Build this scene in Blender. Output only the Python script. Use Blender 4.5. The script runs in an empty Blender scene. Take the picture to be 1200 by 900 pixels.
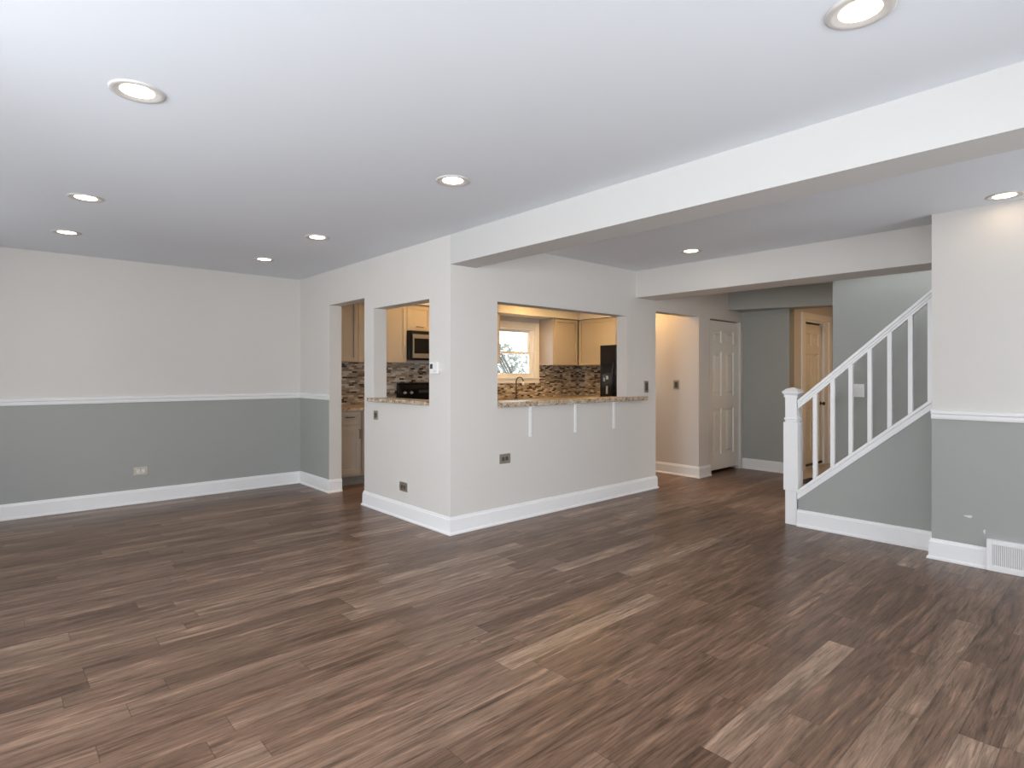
import bpy, bmesh, math, random
from mathutils import Vector, Matrix
random.seed(7)
sc = bpy.context.scene
C = sc.collection

# ---------------------------------------------------------------- camera
# world axes: +y runs along the beam to the far left corner, +x along the bar wall
YAW = math.degrees(math.atan(612.9 / 678.5))
cam = bpy.data.objects.new('camera', bpy.data.cameras.new('camera'))
C.objects.link(cam)
cam.location = (0, 0, 1.30)
cam.rotation_euler = (math.radians(90), 0, -math.radians(YAW))
cam.data.sensor_width = 36
cam.data.lens = 678.5 * 36 / 1200
cam.data.shift_y = -11.5 / 1200
cam.data.clip_start = 0.02
sc.camera = cam

# ---------------------------------------------------------------- colour management, world
sc.view_settings.view_transform = 'Standard'
sc.view_settings.look = 'None'
sc.view_settings.gamma = 1
sc.view_settings.use_curve_mapping = False
sc.view_settings.exposure = 0.16
w = bpy.data.worlds.new('overcast_sky')
sc.world = w
w.use_nodes = True
nt = w.node_tree
bg = nt.nodes['Background']
tc = nt.nodes.new('ShaderNodeTexCoord')
sx = nt.nodes.new('ShaderNodeSeparateXYZ')
cr = nt.nodes.new('ShaderNodeValToRGB')
cr.color_ramp.elements[0].position = 0.0
cr.color_ramp.elements[0].color = (0.80, 0.83, 0.86, 1)
cr.color_ramp.elements[1].position = 0.5
cr.color_ramp.elements[1].color = (0.90, 0.95, 1.0, 1)
nt.links.new(tc.outputs['Generated'], sx.inputs[0])
nt.links.new(sx.outputs[2], cr.inputs[0])
nt.links.new(cr.outputs[0], bg.inputs[0])
bg.inputs[1].default_value = 2.2


def area(name, loc, rot, sx_, sy_, power, col):
    l = bpy.data.lights.new(name, 'AREA')
    l.shape = 'RECTANGLE'
    l.size, l.size_y = sx_, sy_
    l.energy = power
    l.color = col
    o = bpy.data.objects.new(name, l)
    C.objects.link(o)
    o.location = loc
    o.rotation_euler = rot
    return o


DAY = (0.89, 0.945, 1.0)
POWER = dict(back=58, side=84, stair=70, hall=10, lamp=13, klamp=270, elamp=235, hlamp=165, sky=5.4)
bg.inputs[1].default_value = POWER['sky']
R90 = math.radians(90)
# area lamps added outside unseen windows; back one tilted up to brighten the ceiling
area('added_back_daylight', (0.55, -1.50, 1.40), (R90 + math.radians(28), 0, 0), 2.7, 1.4, POWER['back'], DAY)
area('daylight_side_window', (-1.82, 1.6, 1.35), (R90 + math.radians(2), 0, -R90), 2.2, 1.4, POWER['side'], DAY)
area('added_hall_daylight', (4.0, -1.50, 1.40), (R90, 0, 0), 1.4, 1.4, POWER['hall'], DAY)
area('added_stairwell_light', (5.85, 0.4, 3.9), (0, 0, 0), 0.38, 2.2, POWER['stair'], DAY)  # hidden lamp added above the stairs to brighten the stairwell wall
# portals guide the sky light through the window openings
for nm, loc, rot, a_, b_ in (('portal_back', (0.55, -1.46, 1.45), (R90, 0, 0), 2.7, 1.5),
                             ('portal_hall', (3.95, -1.46, 1.45), (R90, 0, 0), 1.3, 1.5),
                             ('portal_side', (-1.76, 1.6, 1.45), (R90, 0, -R90), 2.2, 1.5),
                             ('portal_far_side', (-1.76, 4.8, 1.45), (R90, 0, -R90), 1.9, 1.5),
                             ('portal_kitchen', (6.22, 7.02, 1.65), (-R90, 0, 0), 0.94, 0.8)):
    area(nm, loc, rot, a_, b_, 1.0, DAY).data.cycles.is_portal = True


# ---------------------------------------------------------------- materials
def mat(name, col, rough=0.6, metal=0.0, spec=0.5, emit=None, estr=0.0, var=0.0, vscale=3.0, bump=0.0, bscale=200.0):
    m = bpy.data.materials.new(name)
    m.use_nodes = True
    n, l = m.node_tree.nodes, m.node_tree.links
    b = n['Principled BSDF']
    b.inputs['Base Color'].default_value = (*col, 1)
    b.inputs['Roughness'].default_value = rough
    b.inputs['Metallic'].default_value = metal
    b.inputs['Specular IOR Level'].default_value = spec
    if emit:
        b.inputs['Emission Color'].default_value = (*emit, 1)
        b.inputs['Emission Strength'].default_value = estr
    if var or bump:
        t = n.new('ShaderNodeTexCoord')
    if var:
        no = n.new('ShaderNodeTexNoise')
        no.inputs['Scale'].default_value = vscale
        no.inputs['Detail'].default_value = 4
        l.new(t.outputs['Object'], no.inputs['Vector'])
        mr = n.new('ShaderNodeMapRange')
        mr.inputs['To Min'].default_value = 1 - var
        mr.inputs['To Max'].default_value = 1 + var
        l.new(no.outputs['Fac'], mr.inputs['Value'])
        mx = n.new('ShaderNodeVectorMath')
        mx.operation = 'SCALE'
        mx.inputs[0].default_value = col
        l.new(mr.outputs[0], mx.inputs['Scale'])
        l.new(mx.outputs[0], b.inputs['Base Color'])
    if bump:
        nb = n.new('ShaderNodeTexNoise')
        nb.inputs['Scale'].default_value = bscale
        l.new(t.outputs['Object'], nb.inputs['Vector'])
        bp = n.new('ShaderNodeBump')
        bp.inputs['Strength'].default_value = bump
        bp.inputs['Distance'].default_value = 0.002
        l.new(nb.outputs['Fac'], bp.inputs['Height'])
        l.new(bp.outputs[0], b.inputs['Normal'])
    return m


M = {}
M['greige'] = mat('greige_wall_paint', (0.70, 0.675, 0.643), 0.75, var=0.02, bump=0.15, bscale=120)
M['slate'] = mat('slate_wall_paint', (0.385, 0.397, 0.378), 0.7, var=0.02, bump=0.15, bscale=120)
M['ceil'] = mat('ceiling_paint', (0.77, 0.805, 0.855), 0.85, var=0.01, bump=0.1, bscale=90)
M['beam'] = mat('darkened_greige_paint', (0.61, 0.60, 0.585), 0.8, var=0.01, bump=0.1, bscale=90)  # same greige as the walls, darkened to offset strong light on the beam
M['trim'] = mat('white_trim_paint', (0.91, 0.91, 0.915), 0.35, var=0.01)
M['door'] = mat('white_door_paint', (0.86, 0.84, 0.79), 0.4, var=0.01)
M['cab'] = mat('taupe_cabinet_paint', (0.47, 0.42, 0.355), 0.42, var=0.03)
M['toe'] = mat('toe_kick_grey', (0.30, 0.30, 0.29), 0.5, var=0.03)
M['black'] = mat('gloss_black_enamel', (0.004, 0.004, 0.005), 0.16, spec=0.35, var=0.1)
M['glassblack'] = mat('dark_oven_glass', (0.012, 0.014, 0.014), 0.06, var=0.05)
M['steel'] = mat('brushed_steel', (0.52, 0.50, 0.47), 0.32, metal=1.0, var=0.05)
M['bronze'] = mat('dark_bronze_metal', (0.10, 0.075, 0.055), 0.35, metal=0.9, var=0.1)
M['nickel'] = mat('brushed_nickel_plate', (0.46, 0.42, 0.35), 0.38, metal=0.8, var=0.08)
M['plate_dark'] = mat('brown_receptacle', (0.10, 0.08, 0.06), 0.45, var=0.05)
M['whiteplastic'] = mat('white_plastic', (0.82, 0.82, 0.81), 0.4, var=0.01)
M['screen'] = mat('grey_display', (0.05, 0.06, 0.055), 0.2, var=0.05)
M['dark'] = mat('dark_void', (0.02, 0.02, 0.02), 0.8, var=0.1)
M['tread'] = mat('stair_tread_wood', (0.11, 0.075, 0.055), 0.4, var=0.25, vscale=9)
M['lamp'] = mat('warm_lamp_lens', (0.9, 0.85, 0.75), 0.5, emit=(1.0, 0.76, 0.52), estr=POWER['lamp'], var=0.01)
M['klamp'] = mat('kitchen_lamp_lens', (0.9, 0.8, 0.65), 0.5, emit=(1.0, 0.60, 0.21), estr=POWER['klamp'], var=0.01)
M['elamp'] = mat('entry_lamp_lens', (0.9, 0.8, 0.65), 0.5, emit=(1.0, 0.56, 0.20), estr=POWER['elamp'], var=0.01)
M['hlamp'] = mat('added_hall_lamp_lens', (0.9, 0.85, 0.75), 0.5, emit=(1.0, 0.90, 0.78), estr=POWER['hlamp'], var=0.01)  # lens of the unseen lamp added to brighten the inner hall
M['ring'] = mat('satin_lamp_ring', (0.60, 0.58, 0.56), 0.4, var=0.02)
M['bark'] = mat('grey_bark', (0.07, 0.065, 0.06), 0.9, var=0.2)
M['foliage'] = mat('pale_foliage', (0.25, 0.27, 0.24), 0.9, var=0.35, vscale=5)  # pale grey-green with random mottling
M['snow'] = mat('pale_ground', (0.26, 0.27, 0.28), 0.9, var=0.05)
M['tile'] = mat('entry_tile', (0.50, 0.41, 0.31), 0.3, var=0.12, vscale=5)
M['spackle'] = mat('white_spackle', (0.75, 0.75, 0.73), 0.8, var=0.03)


def glass_mat():
    m = bpy.data.materials.new('window_glass')
    m.use_nodes = True
    n, l = m.node_tree.nodes, m.node_tree.links
    n.remove(n['Principled BSDF'])
    tr = n.new('ShaderNodeBsdfTransparent')
    gl = n.new('ShaderNodeBsdfGlossy')
    gl.inputs['Roughness'].default_value = 0.02
    fr = n.new('ShaderNodeFresnel')
    fr.inputs[0].default_value = 1.25
    mx = n.new('ShaderNodeMixShader')
    l.new(fr.outputs[0], mx.inputs[0])
    l.new(tr.outputs[0], mx.inputs[1])
    l.new(gl.outputs[0], mx.inputs[2])
    l.new(mx.outputs[0], n['Material Output'].inputs[0])
    return m


M['glass'] = glass_mat()


class NG:
    """tiny helper to chain math nodes"""
    def __init__(s, name):
        s.m = bpy.data.materials.new(name)
        s.m.use_nodes = True
        s.n, s.l = s.m.node_tree.nodes, s.m.node_tree.links
        s.b = s.n['Principled BSDF']
        t = s.n.new('ShaderNodeTexCoord')
        x = s.n.new('ShaderNodeSeparateXYZ')
        s.l.new(t.outputs['Object'], x.inputs[0])
        s.obj = t.outputs['Object']
        s.x, s.y, s.z = x.outputs

    def math(s, op, a, b=0.0, c=None):
        q = s.n.new('ShaderNodeMath')
        q.operation = op
        for i, v in enumerate((a, b) if c is None else (a, b, c)):
            if isinstance(v, (int, float)):
                q.inputs[i].default_value = v
            else:
                s.l.new(v, q.inputs[i])
        return q.outputs[0]

    def comb(s, a, b, c=0.0):
        q = s.n.new('ShaderNodeCombineXYZ')
        for i, v in enumerate((a, b, c)):
            if isinstance(v, (int, float)):
                q.inputs[i].default_value = v
            else:
                s.l.new(v, q.inputs[i])
        return q.outputs[0]

    def white(s, v):
        q = s.n.new('ShaderNodeTexWhiteNoise')
        q.noise_dimensions = '3D'
        s.l.new(v, q.inputs['Vector'])
        return q.outputs['Value']

    def noise(s, v, scale, detail=3, rough=0.5, dist=0.0):
        q = s.n.new('ShaderNodeTexNoise')
        q.inputs['Scale'].default_value = scale
        q.inputs['Detail'].default_value = detail
        q.inputs['Roughness'].default_value = rough
        q.inputs['Distortion'].default_value = dist
        s.l.new(v, q.inputs['Vector'])
        return q.outputs['Fac']

    def ramp(s, f, stops, const=False):
        q = s.n.new('ShaderNodeValToRGB')
        q.color_ramp.interpolation = 'CONSTANT' if const else 'LINEAR'
        e = q.color_ramp.elements
        while len(e) < len(stops):
            e.new(0.5)
        for k, (p, c) in enumerate(stops):
            e[k].position = p
            e[k].color = (*c, 1)
        s.l.new(f, q.inputs[0])
        return q.outputs[0]

    def mix(s, f, a, b, mode='MIX'):
        q = s.n.new('ShaderNodeMix')
        q.data_type = 'RGBA'
        q.blend_type = mode
        for sock, v in ((q.inputs[0], f), (q.inputs[6], a), (q.inputs[7], b)):
            if isinstance(v, (int, float)):
                sock.default_value = v
            elif isinstance(v, tuple):
                sock.default_value = (*v, 1)
            else:
                s.l.new(v, sock)
        return q.outputs[2]


def floor_mat():
    g = NG('wood_plank_floor')
    PW, PL = 0.118, 1.2
    ry = g.math('DIVIDE', g.y, PW)
    row = g.math('FLOOR', ry)
    roff = g.white(g.comb(row, 3.3, 7.1))
    cx = g.math('DIVIDE', g.math('ADD', g.x, g.math('MULTIPLY', roff, 3.7)), PL)
    col = g.math('FLOOR', cx)
    pid = g.white(g.comb(row, col, 1.7))
    pid2 = g.white(g.comb(row, col, 9.2))
    # grain, long along x, different on every plank
    gv = g.comb(g.math('ADD', g.math('MULTIPLY', g.x, 1.0), g.math('MULTIPLY', pid, 37)),
                g.math('ADD', g.math('MULTIPLY', g.y, 9.0), g.math('MULTIPLY', pid2, 53)), pid)
    n1 = g.noise(gv, 2.0, 5, 0.62, 1.1)
    gv2 = g.comb(g.math('MULTIPLY', g.x, 2.2), g.math('MULTIPLY', g.y, 60.0), pid2)
    n2 = g.noise(gv2, 2.4, 4, 0.7, 0.4)
    base = g.ramp(pid, [(0.0, (0.140, 0.082, 0.054)), (0.45, (0.185, 0.112, 0.076)), (0.88, (0.225, 0.143, 0.099)),
                        (0.975, (0.295, 0.20, 0.143))])
    tone = g.ramp(n1, [(0.28, (0.36, 0.33, 0.30)), (0.42, (0.80, 0.78, 0.75)), (0.55, (1.08, 1.07, 1.06)), (0.74, (1.95, 1.92, 1.88))])
    c = g.mix(1.0, base, tone, 'MULTIPLY')
    fine = g.ramp(n2, [(0.3, (0.50, 0.48, 0.46)), (0.5, (1.0, 1.0, 1.0)), (0.8, (1.45, 1.45, 1.45))])
    c = g.mix(0.9, c, fine, 'MULTIPLY')
    n3 = g.noise(g.comb(g.math('ADD', g.math('MULTIPLY', g.x, 1.3), g.math('MULTIPLY', pid, 11)), g.math('MULTIPLY', g.y, 34.0), pid), 2.0, 4, 0.75, 0.8)
    streak = g.ramp(n3, [(0.36, (0.42, 0.39, 0.36)), (0.46, (1.0, 1.0, 1.0)), (0.62, (1.0, 1.0, 1.0)), (0.74, (1.35, 1.35, 1.35))])
    c = g.mix(0.8, c, streak, 'MULTIPLY')
    # seams
    fy = g.math('FRACT', ry)
    fx = g.math('FRACT', cx)
    sy = g.math('MINIMUM', fy, g.math('SUBTRACT', 1.0, fy))
    sxx = g.math('MINIMUM', fx, g.math('SUBTRACT', 1.0, fx))
    seam = g.math('MAXIMUM', g.math('LESS_THAN', sy, 0.010), g.math('LESS_THAN', sxx, 0.0012))
    c = g.mix(g.math('MULTIPLY', seam, 0.55), c, (0.035, 0.024, 0.02))
    g.l.new(c, g.b.inputs['Base Color'])
    r = g.math('ADD', 0.24, g.math('MULTIPLY', n2, 0.20))
    g.l.new(r, g.b.inputs['Roughness'])
    g.b.inputs['Specular IOR Level'].default_value = 0.32
    bp = g.n.new('ShaderNodeBump')
    bp.inputs['Strength'].default_value = 0.25
    bp.inputs['Distance'].default_value = 0.0015
    g.l.new(g.math('SUBTRACT', n2, g.math('MULTIPLY', seam, 0.8)), bp.inputs['Height'])
    g.l.new(bp.outputs[0], g.b.inputs['Normal'])
    return g.m


def mosaic_mat():
    g = NG('mosaic_backsplash')
    RH, TL = 0.0235, 0.07
    hc = g.math('ADD', g.x, g.y)
    rz = g.math('DIVIDE', g.z, RH)
    row = g.math('FLOOR', rz)
    ro = g.white(g.comb(row, 1.1, 5.3))
    cx = g.math('DIVIDE', g.math('ADD', hc, g.math('MULTIPLY', ro, 1.9)), TL)
    col = g.math('FLOOR', cx)
    pid = g.white(g.comb(row, col, 2.2))
    c = g.ramp(pid, [(0.0, (0.055, 0.035, 0.025)), (0.13, (0.38, 0.31, 0.24)), (0.36, (0.50, 0.44, 0.36)),
                     (0.54, (0.33, 0.34, 0.31)), (0.66, (0.15, 0.10, 0.075)), (0.73, (0.68, 0.63, 0.55)),
                     (0.90, (0.27, 0.20, 0.14))], True)
    fz = g.math('FRACT', rz)
    fx = g.math('FRACT', cx)
    sz = g.math('MINIMUM', fz, g.math('SUBTRACT', 1.0, fz))
    sx_ = g.math('MINIMUM', fx, g.math('SUBTRACT', 1.0, fx))
    seam = g.math('MAXIMUM', g.math('LESS_THAN', sz, 0.05), g.math('LESS_THAN', sx_, 0.015))
    c = g.mix(seam, c, (0.33, 0.29, 0.24))
    g.l.new(c, g.b.inputs['Base Color'])
    g.l.new(g.math('ADD', 0.15, g.math('MULTIPLY', seam, 0.5)), g.b.inputs['Roughness'])
    return g.m


def granite_mat():
    g = NG('speckled_granite')
    a = g.noise(g.obj, 22, 5, 0.7, 0.6)
    b = g.noise(g.obj, 85, 3, 0.6)
    c = g.ramp(a, [(0.30, (0.12, 0.085, 0.06)), (0.42, (0.38, 0.27, 0.18)), (0.55, (0.60, 0.50, 0.38)),
                   (0.72, (0.74, 0.70, 0.62))])
    d = g.ramp(b, [(0.34, (0.25, 0.22, 0.2)), (0.45, (1, 1, 1)), (0.75, (1.15, 1.12, 1.08))])
    g.l.new(g.mix(1.0, c, d, 'MULTIPLY'), g.b.inputs['Base Color'])
    g.b.inputs['Roughness'].default_value = 0.38
    return g.m


M['floor'] = floor_mat()
M['mosaic'] = mosaic_mat()
M['granite'] = granite_mat()


# ---------------------------------------------------------------- geometry helpers (world coordinates)
def bx(bm, x0, x1, y0, y1, z0, z1, mi=0):
    vs = [bm.verts.new((x, y, z)) for z in (z0, z1) for y in (y0, y1) for x in (x0, x1)]
    for q in ((0, 2, 3, 1), (4, 5, 7, 6), (0, 1, 5, 4), (2, 6, 7, 3), (0, 4, 6, 2), (1, 3, 7, 5)):
        f = bm.faces.new([vs[i] for i in q])
        f.material_index = mi
    return vs


def prism(bm, pts, axis, a, b, mi=0):
    """pts: 2D outline in the two other axes, extruded from a to b along axis (0 x, 1 y, 2 z)"""
    def P(p, t):
        return {0: (t, p[0], p[1]), 1: (p[0], t, p[1]), 2: (p[0], p[1], t)}[axis]
    A = [bm.verts.new(P(p, a)) for p in pts]
    B = [bm.verts.new(P(p, b)) for p in pts]
    n = len(pts)
    fs = [bm.faces.new(A), bm.faces.new(B[::-1])]
    for i in range(n):
        j = (i + 1) % n
        fs.append(bm.faces.new((A[i], B[i], B[j], A[j])))
    for f in fs:
        f.material_index = mi
    bmesh.ops.recalc_face_normals(bm, faces=fs)


def lathe(bm, prof, c=(0, 0, 0), seg=32, mi=0, axis='z'):
    rings = []
    for r, z in prof:
        ring = []
        for i in range(seg):
            a = 2 * math.pi * i / seg
            p = (r * math.cos(a), r * math.sin(a), z)
            if axis == 'y':
                p = (p[0], p[2], p[1])
            if axis == 'x':
                p = (p[2], p[0], p[1])
            ring.append(bm.verts.new((c[0] + p[0], c[1] + p[1], c[2] + p[2])))
        rings.append(ring)
    fs = []
    for a, b in zip(rings, rings[1:]):
        for i in range(seg):
            j = (i + 1) % seg
            fs.append(bm.faces.new((a[i], a[j], b[j], b[i])))
    if prof[0][0] > 1e-5:
        fs.append(bm.faces.new(rings[0][::-1]))
    if prof[-1][0] > 1e-5:
        fs.append(bm.faces.new(rings[-1]))
    for f in fs:
        f.material_index = mi
    bmesh.ops.recalc_face_normals(bm, faces=fs)


def tube(bm, pts, r, seg=8, mi=0):
    pts = [Vector(p) for p in pts]
    rings = []
    for k, p in enumerate(pts):
        d = (pts[min(k + 1, len(pts) - 1)] - pts[max(k - 1, 0)]).normalized()
        up = Vector((0, 0, 1)) if abs(d.z) < 0.9 else Vector((1, 0, 0))
        u = d.cross(up).normalized()
        v = d.cross(u).normalized()
        rr = r[k] if isinstance(r, (list, tuple)) else r
        rings.append([bm.verts.new(p + (u * math.cos(2 * math.pi * i / seg) + v * math.sin(2 * math.pi * i / seg)) * rr)
                      for i in range(seg)])
    for a, b in zip(rings, rings[1:]):
        for i in range(seg):
            j = (i + 1) % seg
            f = bm.faces.new((a[i], a[j], b[j], b[i]))
            f.material_index = mi
            f.smooth = True
    bm.faces.new(rings[0][::-1]).material_index = mi
    bm.faces.new(rings[-1]).material_index = mi


def root_of(o):
    while o.parent:
        o = o.parent
    return o


def obj(name, bm, mats, parent=None, bevel=0.0, smooth=False, origin=None):
    """link bm (world coordinates) as one mesh object; a child is shifted into its thing's own frame"""
    bmesh.ops.recalc_face_normals(bm, faces=bm.faces)
    off = Vector((0, 0, 0))
    if parent:
        off = Vector(root_of(parent).location)
    elif origin:
        off = Vector(origin)
    if off.length:
        bmesh.ops.translate(bm, vec=-off, verts=bm.verts)
    me = bpy.data.meshes.new(name)
    bm.to_mesh(me)
    bm.free()
    for m in (mats if isinstance(mats, (list, tuple)) else [mats]):
        me.materials.append(M[m])
    if smooth:
        for p in me.polygons:
            p.use_smooth = True
    o = bpy.data.objects.new(name, me)
    C.objects.link(o)
    if parent:
        o.parent = parent
    elif origin:
        o.location = origin
    if bevel:
        mo = o.modifiers.new('bevel', 'BEVEL')
        mo.width = bevel
        mo.segments = 2
        mo.limit_method = 'ANGLE'
    return o


def box(name, dims, m, parent=None, bevel=0.0, origin=None):
    bm = bmesh.new()
    bx(bm, *dims)
    return obj(name, bm, m, parent, bevel, origin=origin)


def thing(name, label, cat, loc, group=None):
    o = bpy.data.objects.new(name, None)
    C.objects.link(o)
    o.empty_display_size = 0.1
    o.location = loc
    o['label'] = label
    o['category'] = cat
    if group:
        o['group'] = group
    return o


def tag(o, label, cat, group=None, kind=None):
    o['label'] = label
    o['category'] = cat
    if group:
        o['group'] = group
    if kind:
        o['kind'] = kind
    return o


def struct(name, boxes, mats, bevel=0.0, parent=None):
    bm = bmesh.new()
    for b in boxes:
        bx(bm, *b)
    o = obj(name, bm, mats, parent, bevel)
    if not parent:
        o['kind'] = 'structure'
    return o


# ================================================================= SETTING
H = 2.43
XA, YB, T = 2.77, 3.81, 0.14
YL = 6.85
RAIL = 1.02

struct('floor', [(-1.6, 9.4, -1.3, 7.0, -0.1, 0.0)], 'floor')
struct('ceiling', [(-1.75, 5.65, -1.45, 7.0, H, H + 0.12), (6.05, 9.5, -1.45, 7.0, H, H + 0.12),
                   (5.65, 6.05, 1.9, 7.0, H, H + 0.12), (5.65, 6.05, -1.45, -1.0, H, H + 0.12)], 'ceil')
# closed shaft added above the stairs to house the hidden lamp
struct('wall_added_shaft', [(5.55, 5.65, -1.1, 2.0, H + 0.12, 4.0), (6.05, 6.15, -1.1, 2.0, H + 0.12, 4.0),
                      (5.65, 6.05, 1.9, 2.0, H + 0.12, 4.0), (5.65, 6.05, -1.1, -1.0, H + 0.12, 4.0),
                      (5.55, 6.15, -1.1, 2.0, 4.0, 4.1)], 'greige')

# left (far) wall, also the kitchen's window wall: window hole x 5.75-6.69, z 1.24-2.05
WX0, WX1, WZ0, WZ1 = 5.75, 6.69, 1.245, 2.05
struct('wall_left', [(-1.6, XA + 0.07, YL, YL + 0.15, 0, RAIL, 1), (-1.6, XA + 0.07, YL, YL + 0.15, RAIL, H, 0)],
       ['greige', 'slate'])
struct('wall_kitchen', [(XA + 0.07, WX0, YL, YL + 0.15, 0, H), (WX1, 7.9, YL, YL + 0.15, 0, H),
                        (WX0, WX1, YL, YL + 0.15, 0, WZ0), (WX0, WX1, YL, YL + 0.15, WZ1, H)], 'greige')
# wall with narrow doorway and small pass-through (plane x = XA)
DA0, DA1, DAZ = 5.256, 6.05, 2.056
WA0, WA1, WAZ0, WAZ1 = 4.114, 5.067, 1.035, 1.938
struct('wall_middle', [
    (XA, XA + T, YB, WA0, 0, H), (XA, XA + T, WA0, WA1, 0, WAZ0), (XA, XA + T, WA0, WA1, WAZ1, H),
    (XA, XA + T, WA1, DA0, 0, H), (XA, XA + T, DA0, DA1, DAZ, H),
    (XA + 0.03, XA + T, DA1, YL, 0, RAIL), (XA, XA + 0.03, DA1, DA1 + 0.012, 0, RAIL), (XA, XA + T, DA1, YL, RAIL, H),
    (XA, XA + 0.03, DA1 + 0.012, YL, 0, RAIL, 1)], ['greige', 'slate'])
# bar wall (plane y = YB)
WB0, WB1, WBZ0, WBZ1 = 3.272, 5.12, 1.012, 1.93
DX0, DX1, DZ = 5.655, 6.594, 2.022
EX0, EX1, EZ = 6.865, 7.69, 2.015
struct('wall_bar', [
    (XA + T, WB0, YB, YB + T, 0, H), (WB0, WB1, YB, YB + T, 0, WBZ0), (WB0, WB1, YB, YB + T, WBZ1, H),
    (WB1, DX0, YB, YB + T, 0, H), (DX0, DX1, YB, YB + T, DZ, H), (DX1, EX0, YB, YB + T, 0, H),
    (EX0, EX1, YB, YB + T, EZ, H), (EX1, 7.75, YB, YB + T, 0, H)], 'greige')
# closet behind the six panel door
struct('wall_closet', [(DX1, DX1 + 0.1, YB + T, 4.79, 0, H), (DX1 + 0.1, 7.75, 4.69, 4.79, 0, H)], 'greige')
struct('wall_east', [(7.75, 7.9, YB + T, YL, 0, H, 0), (7.75, 7.9, 3.18, YB + T, 0, H, 1)], ['greige', 'slate'])
# entry wall with the front door: opening x 8.22-9.08
EDX0, EDX1, EDZ = 8.235, 9.09, 2.05
struct('wall_entry', [(7.9, EDX0, 3.18, 3.33, 0, H), (EDX1, 9.5, 3.18, 3.33, 0, H), (EDX0, EDX1, 3.18, 3.33, EDZ, H)],
       'greige')
struct('wall_far', [(9.4, 9.5, -1.3, 3.18, 0, H)], 'greige')
# stairwell wall, right wall, knee wall
struct('wall_stairwell', [(6.05, 6.17, -1.3, 2.075, 0, H)], 'slate')
XR = 4.95
struct('wall_right', [(XR, 5.15, -1.3, 1.05, 0, RAIL - 0.01, 1), (XR, 5.15, -1.3, 1.05, RAIL - 0.01, H, 0)],
       ['greige', 'slate'])
XS = 5.15
SL = (1.10 - 0.235) / (2.063 - 1.05)      # slope of the stair
bm = bmesh.new()
prism(bm, [(1.05, 0), (2.04, 0), (2.04, 0.268), (1.05, 1.112)], 0, XS, XS + 0.08)
o = obj('wall_stair', bm, 'slate')
o['kind'] = 'structure'
# unseen back and side walls; windows behind the camera are added for daylight
struct('wall_back', [(-1.75, -0.8, -1.45, -1.3, 0, H), (1.9, 3.3, -1.45, -1.3, 0, H), (4.6, 9.5, -1.45, -1.3, 0, H),
                     (-0.8, 1.9, -1.45, -1.3, 0, 0.7), (-0.8, 1.9, -1.45, -1.3, 2.2, H),
                     (3.3, 4.6, -1.45, -1.3, 0, 0.7), (3.3, 4.6, -1.45, -1.3, 2.2, H)], 'greige')
struct('wall_side', [(-1.75, -1.6, -1.3, 0.5, 0, H), (-1.75, -1.6, 2.7, 3.85, 0, H),
                     (-1.75, -1.6, 5.75, YL + .15, 0, H),
                     (-1.75, -1.6, 0.5, 2.7, 0, 0.7), (-1.75, -1.6, 0.5, 2.7, 2.2, H),
                     (-1.75, -1.6, 3.85, 5.75, 0, 0.7), (-1.75, -1.6, 3.85, 5.75, 2.2, H)], 'greige')
# beam, hall header, diagonal soffit
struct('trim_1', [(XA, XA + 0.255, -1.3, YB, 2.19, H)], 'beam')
struct('trim_2', [(5.274, 5.65, -1.3, YB, 2.14, H)], 'greige')
bm = bmesh.new()
prism(bm, [(7.34, YB), (7.85, 2.45), (8.0, 2.45), (7.8, YB)], 2, 2.157, H)
o = obj('trim_3', bm, 'slate')
o['kind'] = 'structure'
# kitchen soffit over the wall cabinets
struct('trim_4', [(XA + T, 7.75, 6.47, YL, 2.215, H), (7.37, 7.75, 4.78, 6.47, 2.215, H)], 'greige')

# entry floor tile
bm = bmesh.new()
prism(bm, [(6.3, 2.50), (7.75, 3.12), (7.95, 3.17), (9.38, 3.17), (9.38, -1.2), (6.19, -1.2), (6.19, 2.45)], 2, 0.0, 0.006)
o = obj('trim_5', bm, 'tile')
o['kind'] = 'structure'


# ---------------------------------------------------------------- baseboards and rails
BB = [(0, 0), (0.026, 0), (0.026, 0.012), (0.016, 0.022), (0.015, 0.118), (0.010, 0.126), (0.008, 0.138), (0.0, 0.142)]
CRP = [(0, 0), (0.014, 0.002), (0.018, 0.014), (0.020, 0.034), (0.030, 0.040), (0.032, 0.056), (0.024, 0.062), (0, 0.064)]


def moulding(bm, prof, axis, a, b, plane, side, z=0.0, ma=0, mb=0):
    """run along axis from a to b on a wall plane, sticking out to side; ma/mb mitre the ends"""
    def P(t, m, d, h):
        t = t + m * d
        return (t, plane + side * d, z + h) if axis == 'x' else (plane + side * d, t, z + h)
    A = [bm.verts.new(P(a, ma, d, h)) for d, h in prof]
    B = [bm.verts.new(P(b, mb, d, h)) for d, h in prof]
    n = len(prof)
    bm.faces.new(A)
    bm.faces.new(B[::-1])
    for i in range(n):
        j = (i + 1) % n
        bm.faces.new((A[i], B[i], B[j], A[j]))


def mould(name, runs, prof, label=None):
    bm = bmesh.new()
    for r in runs:
        moulding(bm, prof, *r)
    o = obj(name, bm, 'trim')
    o['kind'] = 'structure'
    return o


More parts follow.
